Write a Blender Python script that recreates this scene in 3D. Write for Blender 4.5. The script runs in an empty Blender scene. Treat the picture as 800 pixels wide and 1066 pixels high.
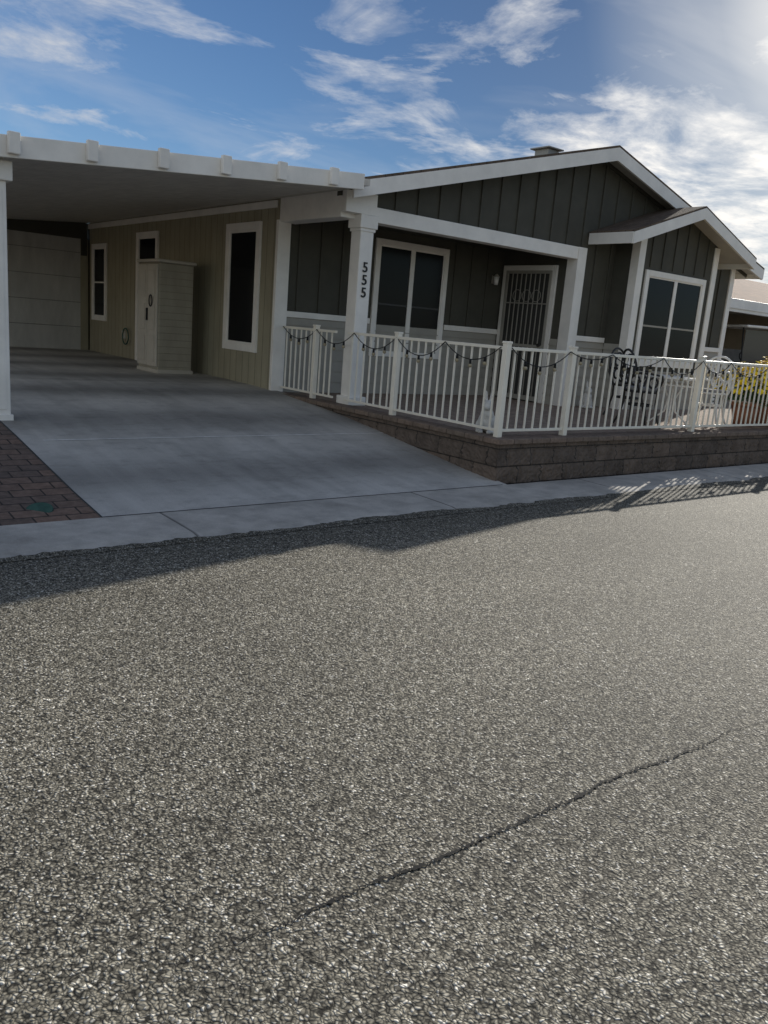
import bpy, bmesh, math, random
from mathutils import Vector, Matrix
random.seed(7)
S=bpy.context.scene
S.view_settings.view_transform='Standard'
S.view_settings.look='None'
S.view_settings.exposure=0
COL=S.collection

# ---------------------------------------------------------------- materials
def nmat(name):
    m=bpy.data.materials.new(name); m.use_nodes=True
    nt=m.node_tree; b=nt.nodes['Principled BSDF']
    return m,nt,b
def N(nt,t,**k):
    n=nt.nodes.new(t)
    for a,v in k.items(): setattr(n,a,v)
    return n
def L(nt,a,b): nt.links.new(a,b)
def coords(nt,scale=(1,1,1)):
    tc=N(nt,'ShaderNodeTexCoord'); mp=N(nt,'ShaderNodeMapping')
    mp.inputs['Scale'].default_value=scale
    L(nt,tc.outputs['Object'],mp.inputs['Vector']); return mp.outputs['Vector']
def noise(nt,vec,scale,detail=4,rough=.55):
    n=N(nt,'ShaderNodeTexNoise'); n.inputs['Scale'].default_value=scale
    n.inputs['Detail'].default_value=detail; n.inputs['Roughness'].default_value=rough
    L(nt,vec,n.inputs['Vector']); return n.outputs['Fac']
def ramp(nt,fac,stops):
    r=N(nt,'ShaderNodeValToRGB'); e=r.color_ramp.elements
    while len(e)<len(stops): e.new(.5)
    for i,(p,c) in enumerate(stops):
        e[i].position=p
        e[i].color=(c[0],c[1],c[2],1) if hasattr(c,'__len__') else (c,c,c,1)
    L(nt,fac,r.inputs['Fac']); return r.outputs['Color']
def mix(nt,fac,a,b,mode='MIX'):
    m=N(nt,'ShaderNodeMix',data_type='RGBA',blend_type=mode)
    for i,v in ((0,fac),(6,a),(7,b)):
        if isinstance(v,(int,float)): m.inputs[i].default_value=v if i==0 else (v,v,v,1)
        elif hasattr(v,'__len__'): m.inputs[i].default_value=(v[0],v[1],v[2],1)
        else: L(nt,v,m.inputs[i])
    return m.outputs[2]
def bump(nt,b,h,strength=.3,dist=.01,prev=None):
    n=N(nt,'ShaderNodeBump'); n.inputs['Strength'].default_value=strength
    n.inputs['Distance'].default_value=dist; L(nt,h,n.inputs['Height'])
    if prev is not None: L(nt,prev,n.inputs['Normal'])
    L(nt,n.outputs['Normal'],b.inputs['Normal']); return n.outputs['Normal']
def scl(c,k): return tuple(x*k for x in c)
def paint(name,c,rough=.5,var=.12,sc=3,bs=0,bd=.002,spec=.4):
    m,nt,b=nmat(name); v=coords(nt)
    f=noise(nt,v,sc,4,.65)
    L(nt,ramp(nt,f,[(.3,scl(c,1-var)),(.7,scl(c,1+var*.6))]),b.inputs['Base Color'])
    b.inputs['Roughness'].default_value=rough
    b.inputs['Specular IOR Level'].default_value=spec
    if bs: bump(nt,b,noise(nt,v,90,2),bs,bd)
    return m
def grooved(name,c,axis='Y',spacing=.2,width=.05,rough=.7,gd=.45,gs=.8):
    m,nt,b=nmat(name); v=coords(nt)
    sx=N(nt,'ShaderNodeSeparateXYZ'); L(nt,v,sx.inputs[0])
    d=N(nt,'ShaderNodeMath',operation='DIVIDE'); L(nt,sx.outputs[axis],d.inputs[0]); d.inputs[1].default_value=spacing
    fr=N(nt,'ShaderNodeMath',operation='FRACT'); L(nt,d.outputs[0],fr.inputs[0])
    g=ramp(nt,fr.outputs[0],[(0,0),(width*.5,0),(width,1)])
    f=noise(nt,coords(nt,(1,1,.3)),5,4,.65)
    base=ramp(nt,f,[(.3,scl(c,.84)),(.7,scl(c,1.08))])
    L(nt,mix(nt,g,scl(c,gd),base),b.inputs['Base Color'])
    b.inputs['Roughness'].default_value=rough; b.inputs['Specular IOR Level'].default_value=.25
    bump(nt,b,g,gs,.008)
    return m
def brickmat(name,c1,c2,mort,scale=1,bw=.2,rh=.1,ms=.006,rot=0,plane='XY',bs=.6,bd=.006,nb=.3,nscale=60,off=.5):
    m,nt,b=nmat(name); tc=N(nt,'ShaderNodeTexCoord'); vec=tc.outputs['Object']
    if plane!='XY':
        s=N(nt,'ShaderNodeSeparateXYZ'); L(nt,vec,s.inputs[0]); c=N(nt,'ShaderNodeCombineXYZ')
        ad=N(nt,'ShaderNodeMath',operation='ADD'); L(nt,s.outputs[0],ad.inputs[0]); L(nt,s.outputs[1],ad.inputs[1])
        L(nt,ad.outputs[0],c.inputs[0]); L(nt,s.outputs[2],c.inputs[1]); vec2=c.outputs[0]
    else: vec2=vec
    mp=N(nt,'ShaderNodeMapping'); mp.inputs['Rotation'].default_value=(0,0,rot); L(nt,vec2,mp.inputs['Vector'])
    br=N(nt,'ShaderNodeTexBrick'); L(nt,mp.outputs[0],br.inputs['Vector'])
    br.inputs['Scale'].default_value=scale; br.inputs['Brick Width'].default_value=bw; br.inputs['Row Height'].default_value=rh
    br.inputs['Mortar Size'].default_value=ms; br.inputs['Mortar Smooth'].default_value=.3; br.offset=off
    br.inputs['Color1'].default_value=(*c1,1); br.inputs['Color2'].default_value=(*c2,1); br.inputs['Mortar'].default_value=(*mort,1)
    br.inputs['Bias'].default_value=0
    f=noise(nt,vec,nscale*.25,4,.7)
    L(nt,mix(nt,.75,br.outputs['Color'],ramp(nt,f,[(.3,.55),(.7,1.25)]),'MULTIPLY'),b.inputs['Base Color'])
    b.inputs['Roughness'].default_value=.9; b.inputs['Specular IOR Level'].default_value=.2
    inv=N(nt,'ShaderNodeMath',operation='SUBTRACT'); inv.inputs[0].default_value=1; L(nt,br.outputs['Fac'],inv.inputs[1])
    p=bump(nt,b,inv.outputs[0],bs,bd); bump(nt,b,noise(nt,vec,nscale,4,.7),nb,.02,p); return m

M_white=paint('white_trim_paint',(.84,.81,.755),.45,.10,2.5)
M_fence=paint('cream_metal_paint',(.86,.81,.70),.38,.08,4)
M_dark=paint('olive_grey_siding',(.080,.077,.062),.75,.14,3,0,.002,.25)
M_lap=paint('light_grey_lap_siding',(.36,.34,.295),.7,.1,3)
M_cream=grooved('khaki_groove_siding',(.35,.32,.23),'Y',.203,.07)
M_ceil=grooved('carport_ceiling_metal',(.60,.57,.52),'X',.305,.05,.6,.8,.25)
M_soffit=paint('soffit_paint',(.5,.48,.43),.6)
M_vent=paint('galvanised_vent_metal',(.38,.37,.34),.5)
M_door=grooved('rollup_door_paint',(.52,.51,.48),'Z',.53,.03,.5)
M_resin=grooved('resin_cabinet_plastic',(.36,.33,.26),'Z',.11,.10,.5,.72,.5)
M_resin2=paint('resin_cabinet_door_plastic',(.50,.46,.39),.5)
M_black=paint('black_rubber',(.015,.015,.016),.7,.3)
M_iron=paint('dark_iron',(.03,.028,.026),.5,.3)
M_green=paint('green_plastic_lid',(.04,.10,.075),.7,.4,12)
M_num=paint('black_number_metal',(.012,.012,.014),.4)
M_statue=paint('weathered_white_cast_stone',(.66,.64,.60),.8,.25,14,.4,.004)
M_chairw=paint('white_enamel_metal',(.78,.76,.72),.4,.2,15)
M_cushion=paint('grey_cushion_fabric',(.25,.24,.23),.95,.2,10)
M_terr=paint('terracotta_pot_clay',(.30,.13,.07),.85,.2,8)
M_leaf=paint('flower_foliage',(.05,.10,.025),.7,.5,20)
M_yel=paint('yellow_petals',(.88,.68,.02),.6,.15,20)
M_shingle=brickmat('roof_shingles',(.16,.12,.09),(.11,.085,.065),(.05,.04,.03),1,.3,.14,.006,bs=.4)
M_tile=brickmat('tan_roof_shingles',(.36,.22,.15),(.28,.18,.13),(.12,.08,.06),1,.32,.2,.012,bs=.8,bd=.02)
M_paver=brickmat('brown_pavers',(.24,.16,.12),(.145,.112,.094),(.055,.046,.04),1,.24,.16,.008,.0,bs=.8,bd=.006)
M_patio=brickmat('tan_patio_pavers',(.38,.30,.23),(.32,.24,.19),(.10,.08,.06),1,.24,.12,.006,bs=.5)
M_block=brickmat('split_face_block',(.19,.145,.115),(.135,.108,.09),(.06,.052,.045),1,.40,.20,.008,plane='W',bs=.6,bd=.012,nb=1.0,nscale=22)
M_cap=brickmat('wall_cap_stone',(.25,.185,.145),(.19,.15,.12),(.07,.055,.045),1,.30,.3,.006,plane='XY',nb=.5)

def glass(name,c=(.006,.007,.008),rough=.12,spec=.5):
    m,nt,b=nmat(name); v=coords(nt)
    b.inputs['Base Color'].default_value=(*c,1); b.inputs['Roughness'].default_value=rough
    b.inputs['Specular IOR Level'].default_value=spec
    bump(nt,b,noise(nt,v,1.6,2),.03,.02); return m
M_glass=glass('dark_window_screen',(.007,.008,.010),rough=.16,spec=.12)
M_sashd=paint('dark_bronze_sash',(.05,.05,.048),.5)
M_bulb=glass('bulb_glass',(.35,.3,.2),.1)

# concrete driveway
def concrete(name,c,stains=True,jx=None):
    m,nt,b=nmat(name); v=coords(nt)
    f=noise(nt,v,1.1,6,.65)
    col=ramp(nt,f,[(.3,scl(c,.74)),(.5,c),(.72,scl(c,1.14))])
    if stains:
        w=N(nt,'ShaderNodeTexWave',wave_type='BANDS',bands_direction='Y'); w.inputs['Scale'].default_value=.17
        w.inputs['Distortion'].default_value=4; w.inputs['Detail'].default_value=4; w.inputs['Detail Scale'].default_value=.7
        w.inputs['Phase Offset'].default_value=1.2
        L(nt,coords(nt,(.22,1.0,1)),w.inputs['Vector'])
        col=mix(nt,.8,col,ramp(nt,w.outputs['Fac'],[(0,.55),(.45,.90),(1,1.14)]),'MULTIPLY')
        f3=noise(nt,coords(nt,(3.2,.22,1)),1.6,4,.6)
        col=mix(nt,.3,col,ramp(nt,f3,[(.38,.62),(.6,1.05)]),'MULTIPLY')
        sp_=ramp(nt,noise(nt,coords(nt,(1,2.2,1)),3,5,.75),[(.52,1.0),(.66,.74)]); col=mix(nt,.7,col,sp_,'MULTIPLY')
    if jx:
        sx=N(nt,'ShaderNodeSeparateXYZ'); L(nt,v,sx.inputs[0])
        d=N(nt,'ShaderNodeMath',operation='DIVIDE'); L(nt,sx.outputs['X'],d.inputs[0]); d.inputs[1].default_value=jx
        fr=N(nt,'ShaderNodeMath',operation='FRACT'); L(nt,d.outputs[0],fr.inputs[0])
        g=ramp(nt,fr.outputs[0],[(0,0),(.006,0),(.010,1)])
        col=mix(nt,g,scl(c,.35),col)
        sp_=ramp(nt,noise(nt,v,4,5,.7),[(.35,.72),(.6,1.06)]); col=mix(nt,.8,col,sp_,'MULTIPLY')
    f2=noise(nt,v,140,2,.7)
    col=mix(nt,.5,col,ramp(nt,f2,[(.3,.75),(.7,1.2)]),'MULTIPLY')
    L(nt,col,b.inputs['Base Color']); b.inputs['Roughness'].default_value=.85
    b.inputs['Specular IOR Level'].default_value=.3
    bump(nt,b,f2,.4,.004); return m
M_drive=concrete('driveway_concrete',(.50,.475,.43))
M_curb=concrete('curb_concrete',(.50,.465,.41),False,2.6)
M_jointl=paint('joint_sealant',(.74,.72,.68),.8,.3,8)
M_jointd=paint('dark_joint',(.06,.058,.055),.9,.2)

# chip-seal road
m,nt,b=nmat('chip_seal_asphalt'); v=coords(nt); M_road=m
# warp so that stone sizes vary
wn_=N(nt,'ShaderNodeTexNoise'); wn_.inputs['Scale'].default_value=38; wn_.inputs['Detail'].default_value=1; L(nt,v,wn_.inputs['Vector'])
wv=N(nt,'ShaderNodeVectorMath',operation='MULTIPLY_ADD'); L(nt,wn_.outputs['Color'],wv.inputs[0]); wv.inputs[1].default_value=(.022,.022,.022); L(nt,v,wv.inputs[2])
vo=N(nt,'ShaderNodeTexVoronoi'); vo.inputs['Scale'].default_value=100; L(nt,wv.outputs[0],vo.inputs['Vector'])
bw=N(nt,'ShaderNodeRGBToBW'); L(nt,vo.outputs['Color'],bw.inputs[0])
c1=ramp(nt,bw.outputs[0],[(.12,(.12,.108,.082)),(.42,(.29,.262,.20)),(.72,(.46,.42,.33)),(.92,(.90,.85,.74))])
edge=ramp(nt,vo.outputs['Distance'],[(.3,1.0),(.75,.12)])
c1=mix(nt,1,c1,edge,'MULTIPLY')
big=noise(nt,coords(nt,(.45,1,1)),.9,4,.6); c1=mix(nt,1,c1,ramp(nt,big,[(.3,.80),(.7,1.15)]),'MULTIPLY')
fine=noise(nt,v,24,2,.7); c1=mix(nt,.85,c1,ramp(nt,fine,[(.35,.6),(.65,1.38)]),'MULTIPLY')
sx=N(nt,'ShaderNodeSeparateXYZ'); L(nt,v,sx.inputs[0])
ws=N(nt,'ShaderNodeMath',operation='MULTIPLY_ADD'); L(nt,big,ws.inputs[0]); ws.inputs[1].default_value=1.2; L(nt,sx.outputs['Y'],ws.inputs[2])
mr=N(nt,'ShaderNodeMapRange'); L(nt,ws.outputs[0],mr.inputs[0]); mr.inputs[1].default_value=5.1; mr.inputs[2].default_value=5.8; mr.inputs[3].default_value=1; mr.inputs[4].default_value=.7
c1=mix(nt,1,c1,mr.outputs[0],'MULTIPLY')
L(nt,c1,b.inputs['Base Color']); b.inputs['Roughness'].default_value=.8; b.inputs['Specular IOR Level'].default_value=.22
iv=N(nt,'ShaderNodeMath',operation='SUBTRACT'); iv.inputs[0].default_value=1; L(nt,vo.outputs['Distance'],iv.inputs[1])
ml=N(nt,'ShaderNodeMath',operation='MULTIPLY'); L(nt,iv.outputs[0],ml.inputs[0]); L(nt,bw.outputs[0],ml.inputs[1])
p=bump(nt,b,ml.outputs[0],1.0,.008)
def gravel(name,c):
    m,nt,b=nmat(name); v=coords(nt)
    vo=N(nt,'ShaderNodeTexVoronoi'); vo.inputs['Scale'].default_value=35; L(nt,v,vo.inputs['Vector'])
    bw=N(nt,'ShaderNodeRGBToBW'); L(nt,vo.outputs['Color'],bw.inputs[0])
    col=ramp(nt,bw.outputs[0],[(.1,scl(c,.6)),(.9,scl(c,1.3))])
    col=mix(nt,.6,col,ramp(nt,noise(nt,v,.3,5),[(.3,.8),(.7,1.15)]),'MULTIPLY')
    L(nt,col,b.inputs['Base Color']); b.inputs['Roughness'].default_value=.95
    bump(nt,b,vo.outputs['Distance'],.6,.02); return m
M_gravel=gravel('desert_gravel',(.30,.24,.18))
M_crack=paint('crack_tar',(.008,.008,.008),.9,.2)

# ---------------------------------------------------------------- geometry helpers
def empty(name,loc=(0,0,0),parent=None):
    e=bpy.data.objects.new(name,None); COL.objects.link(e); e.location=loc
    if parent: e.parent=parent
    return e
def mkobj(name,verts,faces,mat,parent=None,bev=0,smooth=False):
    me=bpy.data.meshes.new(name); me.from_pydata([tuple(v) for v in verts],[],faces); me.update()
    bm=bmesh.new(); bm.from_mesh(me); bmesh.ops.recalc_face_normals(bm,faces=bm.faces); bm.to_mesh(me); bm.free()
    if mat: me.materials.append(mat)
    if smooth:
        for p in me.polygons: p.use_smooth=True
    o=bpy.data.objects.new(name,me); COL.objects.link(o)
    if parent: o.parent=parent
    if bev:
        md=o.modifiers.new('Bevel','BEVEL'); md.width=bev; md.segments=2; md.limit_method='ANGLE'
    return o
BF=[(0,1,2,3),(7,6,5,4),(0,4,5,1),(1,5,6,2),(2,6,7,3),(3,7,4,0)]
def bv(x0,x1,y0,y1,z0,z1):
    return [(x0,y0,z0),(x1,y0,z0),(x1,y1,z0),(x0,y1,z0),(x0,y0,z1),(x1,y0,z1),(x1,y1,z1),(x0,y1,z1)]
def box(name,x0,x1,y0,y1,z0,z1,mat,parent=None,bev=.005):
    return mkobj(name,bv(x0,x1,y0,y1,z0,z1),BF,mat,parent,bev)
def boxes(name,lst,mat,parent=None,bev=0):
    V=[];F=[]
    for b in lst:
        k=len(V); V+=bv(*b); F+=[tuple(i+k for i in f) for f in BF]
    return mkobj(name,V,F,mat,parent,bev)
def prismY(name,pts,y0,y1,mat,parent=None,bev=0):   # pts (x,z)
    n=len(pts); V=[(x,y0,z) for x,z in pts]+[(x,y1,z) for x,z in pts]
    F=[tuple(range(n)),tuple(range(2*n-1,n-1,-1))]+[(i,(i+1)%n,(i+1)%n+n,i+n) for i in range(n)]
    return mkobj(name,V,F,mat,parent,bev)
def prismX(name,pts,x0,x1,mat,parent=None,bev=0):   # pts (y,z)
    n=len(pts); V=[(x0,y,z) for y,z in pts]+[(x1,y,z) for y,z in pts]
    F=[tuple(range(n)),tuple(range(2*n-1,n-1,-1))]+[(i,(i+1)%n,(i+1)%n+n,i+n) for i in range(n)]
    return mkobj(name,V,F,mat,parent,bev)
def cyl(name,p0,p1,r0,r1,mat,parent=None,seg=20):
    p0=Vector(p0);p1=Vector(p1);d=(p1-p0).normalized()
    a=d.orthogonal().normalized(); b2=d.cross(a)
    V=[];F=[]
    for p,r in((p0,r0),(p1,r1)):
        for i in range(seg):
            t=2*math.pi*i/seg; V.append(p+a*math.cos(t)*r+b2*math.sin(t)*r)
    F=[(i,(i+1)%seg,(i+1)%seg+seg,i+seg) for i in range(seg)]+[tuple(range(seg)),tuple(range(2*seg-1,seg-1,-1))]
    o=mkobj(name,V,F,mat,parent)
    for p in o.data.polygons:
        if len(p.vertices)==4: p.use_smooth=True
    return o
def tube(name,paths,r,mat,parent=None,res=3):
    cu=bpy.data.curves.new(name,'CURVE'); cu.dimensions='3D'; cu.bevel_depth=r; cu.bevel_resolution=res
    for pts in paths:
        cyc=len(pts)>2 and (Vector(pts[0])-Vector(pts[-1])).length<1e-6
        if cyc: pts=pts[:-1]
        sp=cu.splines.new('POLY'); sp.points.add(len(pts)-1)
        for i,q in enumerate(pts): sp.points[i].co=(*q,1)
        sp.use_cyclic_u=cyc
    cu.materials.append(mat)
    o=bpy.data.objects.new(name,cu); COL.objects.link(o)
    if parent:o.parent=parent
    return o
def pl(face,c,u0,u1,v0,v1,d0,d1):
    if face=='Y': return (u0,u1,c-d1,c-d0,v0,v1)
    return (c-d1,c-d0,u0,u1,v0,v1)
def window(name,face,c,u0,u1,v0,v1,parent,cols=1,rows=1,tw=.09,glassm=None,rail=None,rz_=.5):
    e=empty(name,parent=parent)
    t=[pl(face,c,u0,u0+tw,v0,v1,-.02,.035),pl(face,c,u1-tw,u1,v0,v1,-.02,.035),
       pl(face,c,u0+tw,u1-tw,v1-tw,v1,-.02,.038),pl(face,c,u0+tw,u1-tw,v0,v0+tw,-.02,.042)]
    boxes('casing',t,M_white,e,.004)
    a0,a1,b0,b1=u0+tw,u1-tw,v0+tw,v1-tw
    fw=.035; fr=[]; rl_=[]
    W=(a1-a0)/cols
    for i in range(cols+1):
        x=a0+i*W; w=fw*1.3 if 0<i<cols else fw*.7
        xa=max(a0,x-w); xb=min(a1,x+w); fr.append(pl(face,c,xa,xb,b0,b1,-.02,.022))
    lv=[b0,b1]+([b0+(b1-b0)*rz_] if rows==2 else [])
    for z in lv:
        h=fw*.7 if z in(b0,b1) else .016
        za=max(b0,z-h); zb=min(b1,z+h)
        for i in range(cols):
            (fr if z in(b0,b1) else rl_).append(pl(face,c,a0+i*W+fw,a0+(i+1)*W-fw,za,zb,-.02,.017))
    boxes('sash',fr,M_white,e,.002)
    if rl_: boxes('meeting_rail',rl_,rail or M_white,e,.002)
    box('screened_glass',*pl(face,c,a0+.002,a1-.002,b0+.002,b1-.002,-.02,.006),glassm or M_glass,e,0)
    return e
def lap(name,face,c,u0,u1,z0,z1,parent,step=.17,mat=None):
    pts=[(c+.01,z0)]
    z=z0
    while z<z1-.01:
        z2=min(z+step,z1); pts.append((c-.024,z)); pts.append((c-.006,z2)); z=z2
    pts.append((c+.01,z1))
    return (prismX if face=='Y' else prismY)(name,pts,u0,u1,mat or M_lap,parent)

# ---------------------------------------------------------------- terrain, road
def sheet(name,x0,x1,prof,mat,top=None,n=1):
    V=[];F=[]
    for y,z in prof: V+= [(x0,y,z),(x1,y,z)]
    for i in range(len(prof)-1): F.append((2*i,2*i+1,2*i+3,2*i+2))
    o=mkobj(name,V,F,mat)
    me=o.data
    if me.polygons[0].normal.z<0: me.flip_normals()
    return o
sheet('ground',-700,700,[(-700,-.03),(700,-.03)],M_gravel)
rd=empty('road')
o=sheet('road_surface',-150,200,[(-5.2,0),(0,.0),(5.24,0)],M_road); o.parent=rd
V=[];F=[];rr=random.Random(11); x=-12.0; i=0; w=.03
while x<40:
    w=min(.085,max(.006,w+rr.gauss(0,.011))); V+=[(x,5.18,.004),(x,5.235+w,.012+w*.06)]
    if i: F.append((2*i-2,2*i,2*i+1,2*i-1))
    x+=.03; i+=1
o=mkobj('ravelled_edge',V,F,M_road,rd)
if o.data.polygons[0].normal.z<0: o.data.flip_normals()
prismX('curb_sidewalk',[(5.24,-.02),(5.24,.004),(5.36,.022),(5.60,.028),(5.95,.034),(5.95,-.02)],-150,200,M_curb)
prismX('curb_sidewalk',[(-5.9,-.02),(-5.9,.034),(-5.36,.022),(-5.2,.004),(-5.2,-.02)],-150,200,M_curb)
DP=[(5.95,.03),(6.6,.095),(7.5,.205),(8.3,.305),(8.94,.375),(9.8,.455),(10.6,.515),(11.4,.545),(12.5,.56),(18.85,.565)]
def dz(y):
    for (a,za),(b_,zb) in zip(DP,DP[1:]):
        if a<=y<=b_: return za+(zb-za)*(y-a)/(b_-a)
    return DP[-1][1]
sheet('driveway',2.145,6.6,DP,M_drive)
sheet('paver_parking_strip',-3.0,2.145,DP,M_paver)
sheet('gravel_yard',-70,-3.0,DP+[(70,.57)],M_gravel)
sheet('gravel_yard',17.7,160,DP+[(70,.57)],M_gravel)
sheet('gravel_yard',-3.0,17.7,[(18.85,.565),(70,.57)],M_gravel)
def strip(name,x0,x1,y,w,mat,off=.004):
    return mkobj(name,[(x0,y,dz(y)+off),(x1,y,dz(y)+off),(x1,y+w,dz(y+w)+off),(x0,y+w,dz(y+w)+off)],[(0,1,2,3)],mat)
j=empty('driveway_joint')
for nm,a in (('light_joint',(2.35,6.53,8.08,.026,M_jointl)),('apron_joint',(2.145,6.53,5.955,.014,M_jointd)),
             ('rear_joint',(2.15,6.5,11.6,.012,M_jointd))):
    o=strip(nm,*a); o.parent=j
V=[];F=[]
for i,(y,z) in enumerate(DP): V+=[(2.15-.008,y,z+.004),(2.15+.008,y,z+.004)]
F=[(2*i,2*i+1,2*i+3,2*i+2) for i in range(len(DP)-1)]
mkobj('edge_joint',V,F,M_jointd,j)
u=cyl('utility_cover',(1.78,6.24,.048),(1.777,6.235,.066),.10,.095,M_green,None,28)

# crack in the road
cp=[(.78,1.62),(1.0,1.60),(1.084,1.588),(1.25,1.60),(1.423,1.592),(1.56,1.575),(1.718,1.570),(1.85,1.575),(1.985,1.567),(2.13,1.572),(2.283,1.560),(2.46,1.578),(2.648,1.570),(2.85,1.548),(3.11,1.530),(3.3,1.545),(3.6,1.50)]
pts=[]
for (a,c),(d,e) in zip(cp,cp[1:]):
    n=22
    for i in range(n):
        t=i/n; pts.append((a+(d-a)*t,c+(e-c)*t+random.gauss(0,.0040)))
V=[];F=[]
for i,(x,y) in enumerate(pts):
    f=min(1,i/70,(len(pts)-1-i)/90); w=(.0008+.0048*f*random.uniform(.15,1.6))
    V+=[(x,y-w,.004),(x,y+w,.004)]
F=[(2*i,2*i+2,2*i+3,2*i+1) for i in range(len(pts)-1)]
mkobj('road_crack',V,F,M_crack)

# ---------------------------------------------------------------- house
H=empty('manufactured_home')
PX,PZ,SL=11.65,4.77,.262
def rz(x): return PZ-SL*abs(x-PX)
WX0,WX1=6.55,16.4
def wz(x): return rz(x)-.13
A=[(WX0+.02,3.12),(11.3,3.12),(11.3,.3),(WX1,.3),(WX1,wz(WX1)),(PX,wz(PX)),(WX0+.02,wz(WX0))]
prismY('front_wall',A,9.3,10.9,M_dark,H)
prismY('main_body',[(WX0,.2),(WX1+.01,.2),(WX1+.01,wz(WX1)),(PX,wz(PX)),(WX0,wz(WX0))],10.9,25,M_dark,H)
box('carport_side_siding',6.50,6.548,10.87,18.8,.3,3.33,M_cream,H,0)
EL,ER=6.42,16.9
def chev(name,dt,db,y0,y1,mat,l=EL,r=ER,par=H,px=PX,f=rz):
    return prismY(name,[(l,f(l)-db),(px,f(px)-db),(r,f(r)-db),(r,f(r)-dt),(px,f(px)-dt),(l,f(l)-dt)],y0,y1,mat,par)
chev('roof_shingles',0,.035,8.93,25.3,M_shingle,EL-.02,ER+.02)
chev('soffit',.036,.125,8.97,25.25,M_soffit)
chev('rake_fascia',.036,.235,8.925,8.968,M_white)
box('eave_fascia',ER,ER+.03,8.93,25.3,rz(ER)-.22,rz(ER)-.03,M_white,H)
chev('frieze_board',.13,.19,9.275,9.299,M_dark)
bl=[]
x=7.0
while x<WX1-.1:
    z0=3.14 if x<11.5 else 1.72
    z1=wz(x)-.065
    bl.append((x-.02,x+.02,9.274,9.302,z0,z1))
    x+=.405
boxes('gable_battens',bl,M_dark,H,.002)
box('porch_beam',7.0,11.28,9.2,9.42,2.955,3.15,M_white,H,.008)
box('porch_side_beam',6.51,6.78,9.32,10.86,2.97,3.31,M_white,H,.008)
box('porch_beam_return',6.49,7.0,9.18,9.315,3.03,3.30,M_white,H,.008)
box('porch_end_post',11.282,11.50,9.19,9.42,.5,3.153,M_white,H,.008)
P=empty('porch_post',parent=H)
box('shaft',6.77,6.99,9.2,9.42,.52,2.86,M_white,P,.012)
box('capital',6.735,7.025,9.165,9.455,2.86,3.03,M_white,P,.01)
box('capital_neck',6.755,7.005,9.185,9.435,2.82,2.86,M_white,P,.006)
box('base',6.73,7.03,9.16,9.46,.5,.62,M_white,P,.01)
for i in range(3):
    cu=bpy.data.curves.new('house_digit','FONT'); cu.body='5'; cu.size=.185; cu.extrude=.006; cu.align_x='CENTER'
    cu.offset=.002
    cu.materials.append(M_num); o=bpy.data.objects.new('house_digit',cu); COL.objects.link(o); o.parent=P
    o.location=(6.88,9.192,2.30-i*.165); o.rotation_euler=(math.pi/2,0,0)
bl=[(x-.02,x+.02,10.876,10.902,1.72,3.10) for x in [6.9,7.3,7.7,8.1,10.1,10.5,10.9] ]
boxes('porch_back_battens',bl,M_dark,H,.002)
lap('porch_back_lap_siding','Y',10.9,6.7,11.29,.5,1.63,H)
box('porch_back_belt_l',6.7,8.3,10.862,10.9,1.632,1.72,M_white,H)
box('porch_back_belt_r',9.95,11.29,10.862,10.9,1.632,1.72,M_white,H)
box('house_corner_board',6.485,6.70,10.835,10.905,.45,3.0,M_white,H)
box('carport_wall_top_trim',6.46,6.499,10.9,18.8,3.17,3.27,M_white,H)
window('porch_window','Y',10.9,8.33,9.92,1.12,2.98,H,2,2,.09,None,M_sashd,.45)
lap('door_wall_lap_siding','X',11.3,9.43,9.60,.5,1.63,H)
D=empty('security_door',parent=H)
boxes('door_casing',[pl('X',11.3,9.60,9.69,.5,2.86,-.01,.035),pl('X',11.3,10.76,10.85,.5,2.86,-.01,.035),pl('X',11.3,9.69,10.76,2.77,2.86,-.01,.038)],M_white,D,.004)
box('door_leaf',*pl('X',11.3,9.69,10.76,.52,2.77,-.01,.006),paint('door_grey_paint',(.06,.06,.055),.5),D,0)
bars=[pl('X',11.3,9.69,9.74,.52,2.77,.02,.05),pl('X',11.3,10.71,10.76,.52,2.77,.02,.05),
      pl('X',11.3,9.74,10.71,2.72,2.77,.02,.05),pl('X',11.3,9.74,10.71,.52,.60,.02,.05),pl('X',11.3,9.74,10.71,1.45,1.50,.02,.05),pl('X',11.3,9.74,10.71,2.2,2.22,.025,.045)]
for i in range(1,9):
    yy=9.74+i*.97/9; bars.append(pl('X',11.3,yy-.007,yy+.007,.6,2.72,.028,.044))
boxes('door_bars',bars,M_lap,D)
ring=[]
for cy in (10.0,10.225,10.45):
    ring.append([(11.262,cy+.1*math.cos(t*math.pi/10),2.34+.1*math.sin(t*math.pi/10)) for t in range(21)])
tube('door_scrolls',ring,.006,M_lap,D)
cyl('door_handle',(11.255,9.78,1.5),(11.2,9.78,1.5),.02,.03,M_iron,D)
W=empty('wall_lantern',parent=H)
box('back_plate',11.02,11.08,10.86,10.895,2.52,2.66,M_lap,W)
cyl('lantern_body',(11.05,10.80,2.5),(11.05,10.80,2.64),.035,.05,M_chairw,W)
cyl('lantern_cap',(11.05,10.80,2.64),(11.05,10.80,2.69),.06,.015,M_lap,W)
box('arm',11.04,11.06,10.80,10.87,2.62,2.64,M_lap,W)
lap('front_lap_siding_left','Y',9.3,11.51,12.40,.5,1.63,H)
lap('front_lap_siding_right','Y',9.3,14.9,16.38,.5,1.63,H)
box('front_belt_left',11.5,12.38,9.262,9.3,1.632,1.72,M_white,H)
box('front_belt_right',14.82,16.4,9.262,9.3,1.632,1.72,M_white,H)
box('right_corner_board',16.28,16.43,9.27,9.42,.45,3.40,M_white,H)
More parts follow.
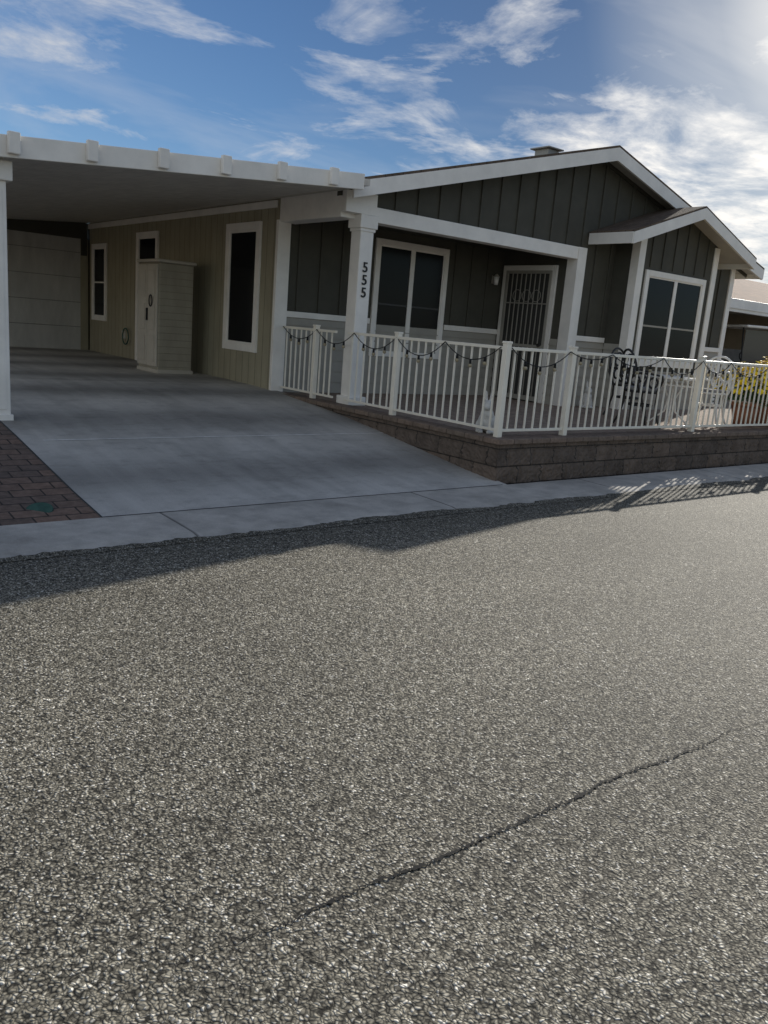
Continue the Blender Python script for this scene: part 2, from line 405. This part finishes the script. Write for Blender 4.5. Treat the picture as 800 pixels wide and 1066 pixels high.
# bay
B=empty('window_bay',parent=H)
BX0,BX1,BY=12.40,14.86,8.80
bpx,bpz,bsl=13.55,4.08,.33
def bz(x): return bpz-bsl*abs(x-bpx)
prismY('bay_wall',[(BX0,.3),(BX1,.3),(BX1,bz(BX1)-.11),(bpx,bz(bpx)-.11),(BX0,bz(BX0)-.11)],BY,9.298,M_dark,B)
chev('bay_roof',0,.03,8.38,9.27,M_shingle,11.58,15.52,B,bpx,bz)
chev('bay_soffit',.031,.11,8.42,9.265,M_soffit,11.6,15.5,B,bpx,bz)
chev('bay_fascia',.031,.215,8.375,8.418,M_white,11.6,15.5,B,bpx,bz)
for x0,x1 in((11.575,11.598),(15.502,15.525)):
    box('bay_eave_fascia',x0,x1,8.38,9.26,bz(11.6)-.21,bz(11.6)-.03,M_white,B)
box('bay_corner_board_l',BX0-.025,BX0+.15,BY-.025,BY+.14,.5,bz(BX0)-.115,M_white,B)
box('bay_corner_board_r',BX1-.13,BX1+.025,BY-.025,BY+.13,.5,bz(BX1)-.115,M_white,B)
bl=[(x-.018,x+.018,8.776,8.802,2.98,bz(x)-.13) for x in (12.75,13.1,13.45,13.8,14.15,14.5)]
boxes('bay_battens',bl,M_dark,B)
window('bay_window','Y',BY,12.64,14.56,1.28,2.93,B,2,2,.10,None,M_lap,.42)
lap('bay_lap_siding','Y',BY,BX0+.15,BX1-.13,.5,1.2,B)
lap('bay_side_lap','X',BX0,BY+.14,9.27,.5,1.63,B)
V_=empty('roof_vent',parent=H)
box('vent_box',10.98,11.25,9.85,10.15,4.4,4.70,M_vent,V_,.01)
box('vent_cap',10.92,11.31,9.79,10.21,4.70,4.725,M_vent,V_,.01)
window('carport_window','X',6.5,11.33,12.42,1.05,3.0,H,1,1,.12)
window('rear_window','X',6.5,17.75,18.6,1.25,2.85,H,1,2,.09)
window('side_door','X',6.5,15.1,16.12,.56,3.0,H,1,2,.10)
box('electric_outlet',6.46,6.5,16.7,16.8,.95,1.1,M_white,H)
tube('garden_hose',[[(6.44,16.55+.16*math.cos(t*.5),1.0+.16*math.sin(t*.5)) for t in range(26)]],.012,M_green,H)

# ---------------------------------------------------------------- carport
C=empty('carport')
def ct(x): return 3.035+(x-1.9)*.086
prismY('roof_pan',[(1.93,ct(1.93)-.13),(6.50,ct(6.50)-.13),(6.50,ct(6.5)-.05),(1.93,ct(1.93)-.05)],8.71,19.0,M_ceil,C)
prismY('front_fascia',[(1.9,ct(1.9)-.20),(6.38,ct(6.38)-.185),(6.38,ct(6.38)),(1.9,ct(1.9))],8.665,8.708,M_white,C,.006)
prismY('side_fascia',[(1.86,ct(1.9)-.20),(1.93,ct(1.9)-.20),(1.93,ct(1.9)),(1.86,ct(1.9))],8.71,19.0,M_white,C)
bl=[]
for x in (2.28,3.01,3.75,4.47,5.18,5.90):
    bl.append((x-.055,x+.055,8.60,8.664,ct(x)-.17,ct(x)+.025))
boxes('rafter_end_caps',bl,M_white,C,.01)
box('carport_side_beam',2.10,2.28,9.0,18.84,ct(2.1)-.36,ct(2.1)-.135,M_white,C)
for y in (8.97,12.3,15.6,18.7):
    pe=empty('carport_post',parent=C)
    g=dz(y)
    box('shaft',2.11,2.27,y-.08,y+.08,g,2.68,M_white,pe,.008)
    if y<9: 
        box('capital',2.06,2.32,y-.13,y+.13,2.68,2.86,M_white,pe,.01)
        box('flute',2.15,2.23,y-.088,y-.0801,g+.1,2.6,M_white,pe,.003)
    box('foot',2.09,2.29,y-.1,y+.1,g-.02,g+.05,M_white,pe)
G=empty('storage_room',parent=C)
prismY('room_wall_top',[(1.95,2.6),(2.9,2.6),(2.9,2.95),(6.32,2.95),(6.32,2.6),(6.45,2.6),(6.45,ct(6.45)-.128),(1.95,ct(1.95)-.128)],18.83,18.86,M_dark,G)
prismY('room_upper',[(1.95,2.95),(6.45,2.95),(6.45,ct(6.45)+.1),(1.95,ct(1.95)+.1)],18.86,19.2,M_dark,G)
box('room_wall_left',1.95,2.9,18.87,19.0,.4,2.949,M_cream,G,0)
box('rollup_door',2.9,6.32,18.88,18.98,.5,2.948,M_door,G,0)
box('room_wall_right',6.32,6.49,18.87,19.0,.4,2.949,M_cream,G,0)
box('room_body',1.96,6.5,19.21,24,.4,3.0,M_cream,G,0)

# storage cabinet
K=empty('storage_cabinet')
box('cabinet_body',5.60,6.20,12.98,13.80,.60,2.33,M_resin,K,.02)
box('cabinet_base',5.58,6.22,12.96,13.82,.555,.62,M_resin2,K,.01)
box('cabinet_lid',5.555,6.235,12.94,13.84,2.33,2.38,M_resin2,K,.02)
boxes('cabinet_doors',[(5.57,5.60,13.0,13.385,.66,2.30),(5.57,5.60,13.395,13.78,.66,2.30)],M_resin2,K,.012)
boxes('door_panels',[(5.558,5.572,a+.06,a+.31,z,z+.42) for a in (13.01,13.40) for z in (.74,1.25,1.78)],M_resin2,K,.008)
box('cabinet_handle',5.54,5.57,13.34,13.37,1.4,1.6,M_black,K)
ring=[[(5.55,13.2+.06*math.cos(t*math.pi/8),1.72+.09*math.sin(t*math.pi/8)) for t in range(17)]]
tube('cabinet_ornament',ring,.010,M_iron,K)

# ---------------------------------------------------------------- patio
T=empty('patio_terrace')
box('patio_floor',6.70,17.6,6.30,9.3,.1,.497,M_patio,T,0)
box('porch_floor',6.60,11.3,9.301,10.9,.1,.4965,M_patio,T,0)
def rough_face(name,axis,c,a0,a1,z0,z1,n_u,n_v,amp,parent):
    rnd=random.Random(3); V=[];F=[]
    for j_ in range(n_v+1):
        for i in range(n_u+1):
            u_=a0+(a1-a0)*i/n_u; z=z0+(z1-z0)*j_/n_v
            fu=((u_-a0+ (0.2 if int((z-z0)/.2)%2 else 0))/.4)%1; fz=((z-z0)/.2)%1
            jt=min(1,min(fu,1-fu)*.4/.02,min(fz,1-fz)*.2/.02)
            d=rnd.uniform(.25,1)*amp*jt
            if axis=='Y': V.append((u_,c-d,z))
            else: V.append((c-d,u_,z))
    for j_ in range(n_v):
        for i in range(n_u):
            k=j_*(n_u+1)+i; F.append((k,k+1,k+n_u+2,k+n_u+1))
    return mkobj(name,V,F,M_block,parent)
box('front_block_wall',6.56,17.6,6.12,6.299,-.02,.45,M_block,T,0)
box('side_block_wall',6.56,6.699,6.301,10.8,-.02,.449,M_block,T,0)
rough_face('front_wall_stone','Y',6.118,6.545,17.6,-.02,.451,440,18,.026,T)
rough_face('side_wall_stone','X',6.558,6.10,10.8,-.02,.451,190,18,.026,T)
box('front_wall_cap',6.50,17.62,6.06,6.36,.452,.512,M_cap,T,.012)
box('side_wall_cap',6.502,6.76,6.361,10.83,.452,.511,M_cap,T,.012)

# fence
Fn=empty('patio_fence')
FX,FY=6.66,6.24
zb,zt=.60,1.50
posts=[(FX,9.95),(FX,8.1),(FX,FY),(7.78,FY),(10.57,FY),(13.4,FY),(16.2,FY),(17.5,FY)]
pb=[];caps=[]
for x,y in posts:
    pb.append((x-.035,x+.035,y-.035,y+.035,.51,1.53)); caps.append((x-.042,x+.042,y-.042,y+.042,1.53,1.555))
boxes('posts',pb,M_fence,Fn,.004); boxes('post_caps',caps,M_fence,Fn,.006)
rl=[];pk=[]
def run(axis,c,a,b_):
    n=max(1,round((b_-a)/.135))
    if axis=='Y':
        rl.append((c-.02,c+.02,a+.036,b_-.036,zt-.035,zt)); rl.append((c-.016,c+.016,a+.036,b_-.036,zb-.03,zb))
        for i in range(1,n):
            q=a+(b_-a)*i/n; pk.append((c-.009,c+.009,q-.009,q+.009,zb,zt-.035))
    else:
        rl.append((a+.036,b_-.036,c-.02,c+.02,zt-.035,zt)); rl.append((a+.036,b_-.036,c-.016,c+.016,zb-.03,zb))
        for i in range(1,n):
            q=a+(b_-a)*i/n; pk.append((q-.009,q+.009,c-.009,c+.009,zb,zt-.035))
run('Y',FX,9.95,10.86);run('Y',FX,9.42,9.95); run('Y',FX,8.1,9.2); run('Y',FX,FY,8.1)
xs=[FX,7.78,10.57,13.4,16.2,17.5]
for a,b_ in zip(xs,xs[1:]): run('X',FY,a,b_)
boxes('rails',rl,M_fence,Fn,.003); boxes('pickets',pk,M_fence,Fn)

# string lights along the rail
SLt=empty('string_lights')
cords=[];bulbs=[]
def droop(p,q,s=.13):
    p=Vector(p);q=Vector(q); pts=[]
    for i in range(13):
        t=i/12; v=p.lerp(q,t); v.z-=s*4*t*(1-t); pts.append(tuple(v))
        if i in(3,6,9): bulbs.append(v.copy())
    cords.append(pts)
rs=random.Random(5)
yy=[10.8,9.9,9.0,8.1,7.2,6.30]
for a,b_ in zip(yy,yy[1:]): droop((FX-.03,a,1.49),(FX-.03,b_,1.49),rs.uniform(.08,.2))
xx=[6.7,7.7,8.5,9.6,10.55,11.3,12.45,13.4,14.4,15.4]
for a,b_ in zip(xx,xx[1:]): droop((a,FY-.035,1.49),(b_,FY-.035,1.49),rs.uniform(.07,.2))
tube('cord',cords,.0055,M_black,SLt,2)
for v in bulbs:
    cyl('bulb_socket',(v.x,v.y,v.z),(v.x,v.y,v.z-.05),.013,.016,M_black,SLt,8)
    bm=bmesh.new(); bmesh.ops.create_uvsphere(bm,u_segments=10,v_segments=8,radius=.024)
    me=bpy.data.meshes.new('bulb'); bm.to_mesh(me); bm.free(); me.materials.append(M_bulb)
    o=bpy.data.objects.new('bulb',me); COL.objects.link(o); o.parent=SLt; o.location=(v.x,v.y,v.z-.068)

# ---------------------------------------------------------------- patio furniture
def chair(loc,rot,mat,k_=1.0):
    e=empty('patio_chair',loc); e.rotation_euler=(0,0,rot); e.scale=(k_,k_,k_)
    paths=[]
    paths.append([(.22*math.cos(t*math.pi/12),.22*math.sin(t*math.pi/12),.45) for t in range(25)])
    for k in range(-3,4):
        h=math.sqrt(max(0,.22**2-(k*.06)**2)); paths.append([(k*.06,-h,.45),(k*.06,h,.45)]); paths.append([(-h,k*.06,.45),(h,k*.06,.45)])
    for sx in(-1,1):
        for sy in(-1,1):
            paths.append([(sx*.15,sy*.15,.45),(sx*.14,sy*.15,.3),(sx*.17,sy*.18,.12),(sx*.21,sy*.22,.01)])
    paths.append([(.15*math.cos(t*math.pi/12),.15*math.sin(t*math.pi/12),.28) for t in range(25)])
    bk=[(-.20,.12,.45),(-.23,.2,.62)]+[(-.23*math.cos(t*math.pi/14),.2+.05*math.sin(t*math.pi/14),.68+.27*math.sin(t*math.pi/14)) for t in range(15)]+[(.23,.2,.62),(.20,.12,.45)]
    paths.append(bk)
    for cx,cz,r in((0,.80,.09),(-.11,.68,.07),(.11,.68,.07),(0,.60,.07),(-.1,.83,.045),(.1,.83,.045)):
        paths.append([(cx+r*math.cos(t*math.pi/9),.215,cz+r*math.sin(t*math.pi/9)) for t in range(19)])
    for sx in(-1,1):
        paths.append([(sx*.23,.2,.68),(sx*.27,.05,.68),(sx*.27,-.12,.66),(sx*.22,-.16,.6),(sx*.19,-.12,.46)])
        paths.append([(sx*.25,-.02+.06*math.cos(t*math.pi/8),.57+.06*math.sin(t*math.pi/8)) for t in range(17)])
    tube('frame',paths,.0145,mat,e)
    cyl('seat_cushion',(0,-.01,.455),(0,-.01,.50),.20,.19,M_cushion,e,24)
    return e
chair((10.15,6.85,.5),math.radians(60),M_iron,1.12)
chair((12.0,6.85,.5),math.radians(-75),M_chairw,1.12)
chair((11.2,7.8,.5),math.radians(5),M_iron,1.12)
tb=empty('bistro_table',(11.1,6.95,.5))
paths=[[(.36*math.cos(t*math.pi/18),.36*math.sin(t*math.pi/18),.70) for t in range(37)],[(.3*math.cos(t*math.pi/18),.3*math.sin(t*math.pi/18),.60) for t in range(37)]]
for k in range(12):
    a=k*math.pi/6; paths.append([(.1*math.cos(a),.1*math.sin(a),.70),(.36*math.cos(a),.36*math.sin(a),.70),(.3*math.cos(a+.26),.3*math.sin(a+.26),.60)])
for k in range(4):
    a=k*math.pi/2+.5
    paths.append([(r*math.cos(a),r*math.sin(a),z) for r,z in((.28,.70),(.12,.55),(.05,.4),(.08,.2),(.24,.06),(.30,.01))])
tube('table_frame',paths,.013,M_chairw,tb)
cyl('table_top',(0,0,.705),(0,0,.725),.35,.35,M_chairw,tb,40)

def blob(bm,c,r,s=(1,1,1),rx=0,ry=0):
    mt=Matrix.Translation(c)@Matrix.Rotation(ry,4,'Y')@Matrix.Rotation(rx,4,'X')@Matrix.Diagonal((*[r*q for q in s],1))
    bmesh.ops.create_uvsphere(bm,u_segments=16,v_segments=12,radius=1,matrix=mt)
def rabbit(loc,rot,k=1):
    bm=bmesh.new()
    blob(bm,(0,.02,.12),.10,(1,1.15,1.2)); blob(bm,(0,-.03,.20),.075,(1,1,1.1)); blob(bm,(0,-.06,.30),.062,(.95,1.15,1))
    blob(bm,(0,-.115,.285),.03); 
    for s in(-1,1):
        blob(bm,(s*.03,-.03,.40),.022,(1,.7,3.2),.15,s*.12)
        blob(bm,(s*.045,-.09,.10),.025,(1,1,3.4)); blob(bm,(s*.045,-.12,.02),.03,(1,1.5,.8))
        blob(bm,(s*.085,.02,.07),.055,(.7,1.2,1.2)); blob(bm,(s*.08,-.05,.02),.03,(1,2.0,.8))
    blob(bm,(0,.15,.08),.035)
    me=bpy.data.meshes.new('rabbit_statue'); bm.to_mesh(me); bm.free(); me.materials.append(M_statue)
    o=bpy.data.objects.new('rabbit_statue',me); COL.objects.link(o); o.location=loc; o.rotation_euler=(0,0,rot); o.scale=(k,k,k)
    r=o.modifiers.new('Remesh','REMESH'); r.mode='VOXEL'; r.voxel_size=.009; r.use_smooth_shade=True
    sm=o.modifiers.new('Smooth','SMOOTH'); sm.iterations=4; return o
rabbit((11.75,9.0,.5),-.6,1.0)
rabbit((6.86,6.62,.5),-.9,1.05)

def planter(loc,k=1,seed=1,fl=None):
    rnd=random.Random(seed); e=empty('flower_pot',loc)
    cyl('pot',(0,0,0),(0,0,.34*k),.15*k,.22*k,M_terr,e,28); cyl('pot_rim',(0,0,.32*k),(0,0,.38*k),.24*k,.24*k,M_terr,e,28)
    V=[];F=[]
    for i in range(900):
        th=rnd.uniform(0,6.283); ph=rnd.uniform(-.2,1.5); r=rnd.uniform(.1,.38)*k*(1+.25*math.sin(3*th+seed))
        c=Vector((r*math.cos(th)*math.cos(ph)*1.2,r*math.sin(th)*math.cos(ph)*1.2,.42*k+r*math.sin(ph)*1.1))
        a=Vector((rnd.gauss(0,1),rnd.gauss(0,1),rnd.gauss(0,1))).normalized()*.035*k; b_=a.orthogonal().normalized()*.014*k
        n=len(V); V+=[c-a,c+b_,c+a,c-b_]; F.append((n,n+1,n+2,n+3))
    me=bpy.data.meshes.new('foliage'); me.from_pydata(V,[],F); me.materials.append(M_leaf)
    o=bpy.data.objects.new('foliage',me); COL.objects.link(o); o.parent=e
    V=[];F=[]
    for i in range(240):
        th=rnd.uniform(0,6.283); ph=rnd.uniform(.25,1.5); r=rnd.uniform(.35,.46)*k*(1+.25*math.sin(3*th+seed))
        n0=Vector((math.cos(th)*math.cos(ph),math.sin(th)*math.cos(ph),math.sin(ph)))
        c=Vector((n0.x*r*1.15,n0.y*r*1.15,.42*k+n0.z*r*1.1))
        a=n0.orthogonal().normalized(); b_=n0.cross(a); R=rnd.uniform(.034,.054)*k
        s=len(V); V.append(c+n0*.006)
        for q in range(10):
            rr=R*(1 if q%2 else .62); t=q*math.pi/5; V.append(c+a*math.cos(t)*rr+b_*math.sin(t)*rr+n0*.012*(1 if q%2 else 0))
        F+=[(s,s+1+q,s+1+(q+1)%10) for q in range(10)]
    me=bpy.data.meshes.new('blossoms'); me.from_pydata(V,[],F); me.materials.append(fl or M_yel)
    o=bpy.data.objects.new('blossoms',me); COL.objects.link(o); o.parent=e
planter((12.85,6.7,.5),1.0,2); planter((13.55,6.75,.5),1.1,3); planter((14.5,6.8,.5),1.0,4)

# ---------------------------------------------------------------- neighbours
M_tan=paint('tan_stucco',(.42,.35,.26),.85,.1,4)
def neighbor(x0,x1,y0,y1,seed=0):
    e=empty('neighbor_house')
    zt_=3.0; ym=(y0+y1)/2
    box('house_body',x0+6,x1,y0+.5,y1,.3,zt_,M_tan,e,0)
    box('carport_back_wall',x0+.2,x0+6,y0+6.5,y0+6.7,.3,zt_,M_dark,e,0)
    box('carport_ceiling',x0+.2,x0+6,y0+.1,y0+6.5,2.9,2.95,M_soffit,e,0)
    prismX('gable_end',[(y0+.5,zt_),(y1,zt_),(ym+.25,4.3)],x0+.1,x1-.01,M_tan,e)
    prismX('roof',[(y0-.05,3.02),(ym+.25,4.55),(y1+.4,3.02),(y1+.4,2.92),(ym+.25,4.43),(y0-.05,2.92)],x0-.3,x1+.4,M_tile,e)
    box('fascia',x0-.3,x1+.4,y0-.09,y0-.055,2.78,3.02,M_white,e)
    box('carport_beam',x0-.2,x1+.3,y0-.05,y0+.1,2.7,2.9,M_white,e)
    for x in(x0,x0+5.8): box('carport_post',x,x+.15,y0,y0+.15,.3,2.7,M_white,e)
    window('front_window','Y',y0+.5,x0+7,x0+8.6,1.3,2.6,e,2,1)
    window('front_window','Y',y0+.5,x0+10.2,x0+11.4,1.3,2.6,e,1,1)
    return e
neighbor(19.8,33,11.5,23); neighbor(-20,-7,12,24); neighbor(38,52,11,23)

def golf(loc,rot):
    e=empty('golf_cart',loc); e.rotation_euler=(0,0,rot)
    body=paint('cart_body_paint',(.50,.48,.43),.3,.1)
    prismX('cowl',[(-1.15,.28),(-1.18,.5),(-1.05,.72),(-.75,.88),(-.62,.88),(-.58,.3)],-.52,.52,body,e,.03)
    prismX('rear_body',[(.15,.3),(.15,.62),(.3,.70),(1.1,.70),(1.15,.55),(1.1,.3)],-.55,.55,body,e,.03)
    box('floor',-.53,.53,-.7,.3,.26,.32,M_black,e)
    box('seat',-.5,.5,.18,.62,.70,.82,M_cushion,e,.04); box('seat_back',-.5,.5,.62,.72,.86,1.22,M_cushion,e,.04)
    box('bumper',-.45,.45,-1.24,-1.16,.3,.42,M_black,e,.02)
    box('canopy',-.6,.6,-.85,1.0,1.80,1.87,M_white,e,.03)
    tube('canopy_struts',[[(sx*.5,-.68,.85),(sx*.52,-.55,1.8)] for sx in(-1,1)]+[[(sx*.5,.78,.7),(sx*.52,.85,1.8)] for sx in(-1,1)],.02,M_black,e)
    tube('steering',[[(-.25,-.62,.85),(-.25,-.4,1.02)],[(-.25+.16*math.cos(t*math.pi/10),-.4+.08*math.sin(t*math.pi/10),1.02+.14*math.sin(t*math.pi/10)) for t in range(21)]],.015,M_black,e)
    for sx in(-1,1):
        cyl('headlight',(sx*.36,-1.13,.62),(sx*.36,-1.08,.66),.07,.07,M_chairw,e)
        for y in(-.82,.78):
            cyl('wheel',(sx*.42,y,.23),(sx*.6,y,.23),.23,.23,M_black,e,28); cyl('hub',(sx*.6,y,.23),(sx*.612,y,.23),.12,.11,M_chairw,e,20)
    box('windshield',-.49,.49,-.64,-.625,.9,1.75,glass('cart_windshield',(.05,.055,.06),.08),e,0)
golf((22.3,11.9,.552),math.radians(-30))

# ---------------------------------------------------------------- light and sky
sv=Vector((2.42,.98,1.0)).normalized()
el=math.asin(sv.z); az=math.atan2(sv.x,sv.y)
ld=bpy.data.lights.new('sun','SUN'); ld.energy=5.0; ld.angle=math.radians(.5); ld.color=(1,.95,.86)
lo=bpy.data.objects.new('sun',ld); COL.objects.link(lo); lo.rotation_euler=(-sv).to_track_quat('-Z','Y').to_euler()
w=bpy.data.worlds.new('World'); S.world=w; w.use_nodes=True; nt=w.node_tree
bg=nt.nodes['Background']; bg.inputs['Strength'].default_value=.14
sk=N(nt,'ShaderNodeTexSky',sky_type='NISHITA'); sk.sun_disc=False; sk.sun_elevation=el; sk.sun_rotation=az
sk.air_density=1.0; sk.dust_density=.3; sk.ozone_density=2.0
tc=N(nt,'ShaderNodeTexCoord'); G_=tc.outputs['Generated']
def dot(v):
    d=N(nt,'ShaderNodeVectorMath',operation='DOT_PRODUCT'); L(nt,G_,d.inputs[0]); d.inputs[1].default_value=tuple(Vector(v).normalized()); return d.outputs['Value']
dsun=dot(sv)
sky=mix(nt,1,sk.outputs[0],ramp(nt,dsun,[(.0,(1,1,1)),(.45,(.60,.71,.86)),(.8,(.27,.37,.50)),(.95,(.17,.23,.32)),(1,(.20,.24,.29))]),'MULTIPLY')
sp=N(nt,'ShaderNodeSeparateXYZ'); L(nt,G_,sp.inputs[0])
zz=N(nt,'ShaderNodeMath',operation='MAXIMUM'); L(nt,sp.outputs['Z'],zz.inputs[0]); zz.inputs[1].default_value=0
za=N(nt,'ShaderNodeMath',operation='ADD'); L(nt,zz.outputs[0],za.inputs[0]); za.inputs[1].default_value=.12
dx=N(nt,'ShaderNodeMath',operation='DIVIDE'); L(nt,sp.outputs['X'],dx.inputs[0]); L(nt,za.outputs[0],dx.inputs[1])
dy=N(nt,'ShaderNodeMath',operation='DIVIDE'); L(nt,sp.outputs['Y'],dy.inputs[0]); L(nt,za.outputs[0],dy.inputs[1])
cb=N(nt,'ShaderNodeCombineXYZ'); L(nt,dx.outputs[0],cb.inputs[0]); L(nt,dy.outputs[0],cb.inputs[1])
mp=N(nt,'ShaderNodeMapping'); mp.inputs['Rotation'].default_value=(0,0,math.radians(35)); mp.inputs['Scale'].default_value=(1.0,1.25,1); mp.inputs['Location'].default_value=(3.1,1.7,0)
L(nt,cb.outputs[0],mp.inputs['Vector'])
def wn(scale,det,ro,dis):
    n=N(nt,'ShaderNodeTexNoise'); n.inputs['Scale'].default_value=scale; n.inputs['Detail'].default_value=det; n.inputs['Roughness'].default_value=ro; n.inputs['Distortion'].default_value=dis
    L(nt,mp.outputs[0],n.inputs['Vector']); return n.outputs['Fac']
def madd(a,k,b_):
    n=N(nt,'ShaderNodeMath',operation='MULTIPLY_ADD'); L(nt,a,n.inputs[0]); n.inputs[1].default_value=k; L(nt,b_,n.inputs[2]); return n.outputs[0]
f1=wn(1.7,8,.62,.5)
b1=ramp(nt,dot((.668,.705,.215)),[(.978,0),(.996,1)])
b2=ramp(nt,dot((.845,.51,.08)),[(.955,0),(.995,1)])
b4=ramp(nt,dot((.76,.55,.36)),[(.955,0),(.995,1)])
f1=madd(b1,.08,f1); f1=madd(b2,.24,f1); f1=madd(b4,-.12,f1)
m1=ramp(nt,f1,[(.52,0),(.61,.5),(.71,1)])
m2=ramp(nt,wn(5,7,.64,.2),[(.36,.25),(.60,1)])
mk=mix(nt,.8,m1,m2,'MULTIPLY')
thin=ramp(nt,wn(.8,5,.6,.8),[(.45,0),(.75,.30)])
mk=mix(nt,1,mk,thin,'LIGHTEN')
near=ramp(nt,dsun,[(0,(4.6,4.4,4.1)),(.3,(4.0,4.0,4.1)),(.8,(4.9,5.0,5.2)),(.93,(5.8,5.8,5.8)),(1.0,(9,8.6,8))])
base=mix(nt,mk,sky,near)
gl=ramp(nt,dsun,[(.955,0),(.985,.25),(1,1)])
base=mix(nt,gl,base,(8,7.8,7.4))
dn=N(nt,'ShaderNodeMath',operation='MULTIPLY'); dn.inputs[1].default_value=-1; L(nt,dsun,dn.inputs[0])
bk=ramp(nt,dn.outputs[0],[(.0,0),(.5,.5)])
base=mix(nt,bk,base,(4.8,4.6,4.35))
L(nt,base,bg.inputs['Color'])

# ---------------------------------------------------------------- camera
th=math.atan(.2259); c_,s_=math.cos(th),math.sin(th)
fx,fy=.6347,.7727
f=Vector((fx*c_,fy*c_,-s_)).normalized(); Lr=Vector((fy,-fx,0)).normalized(); U=Lr.cross(f).normalized()
r=math.atan2(.081,.997)
cx=Lr*math.cos(r)+U*math.sin(r); cy=-Lr*math.sin(r)+U*math.cos(r)
cam=bpy.data.cameras.new('camera'); co=bpy.data.objects.new('camera',cam); COL.objects.link(co)
mt=Matrix((( cx.x,cy.x,-f.x,0),(cx.y,cy.y,-f.y,0),(cx.z,cy.z,-f.z,1.6),(0,0,0,1)))
co.matrix_world=mt
cam.sensor_fit='VERTICAL'; cam.sensor_height=24; cam.lens=24*850/1066; cam.clip_end=3000; cam.clip_start=.05
S.camera=co
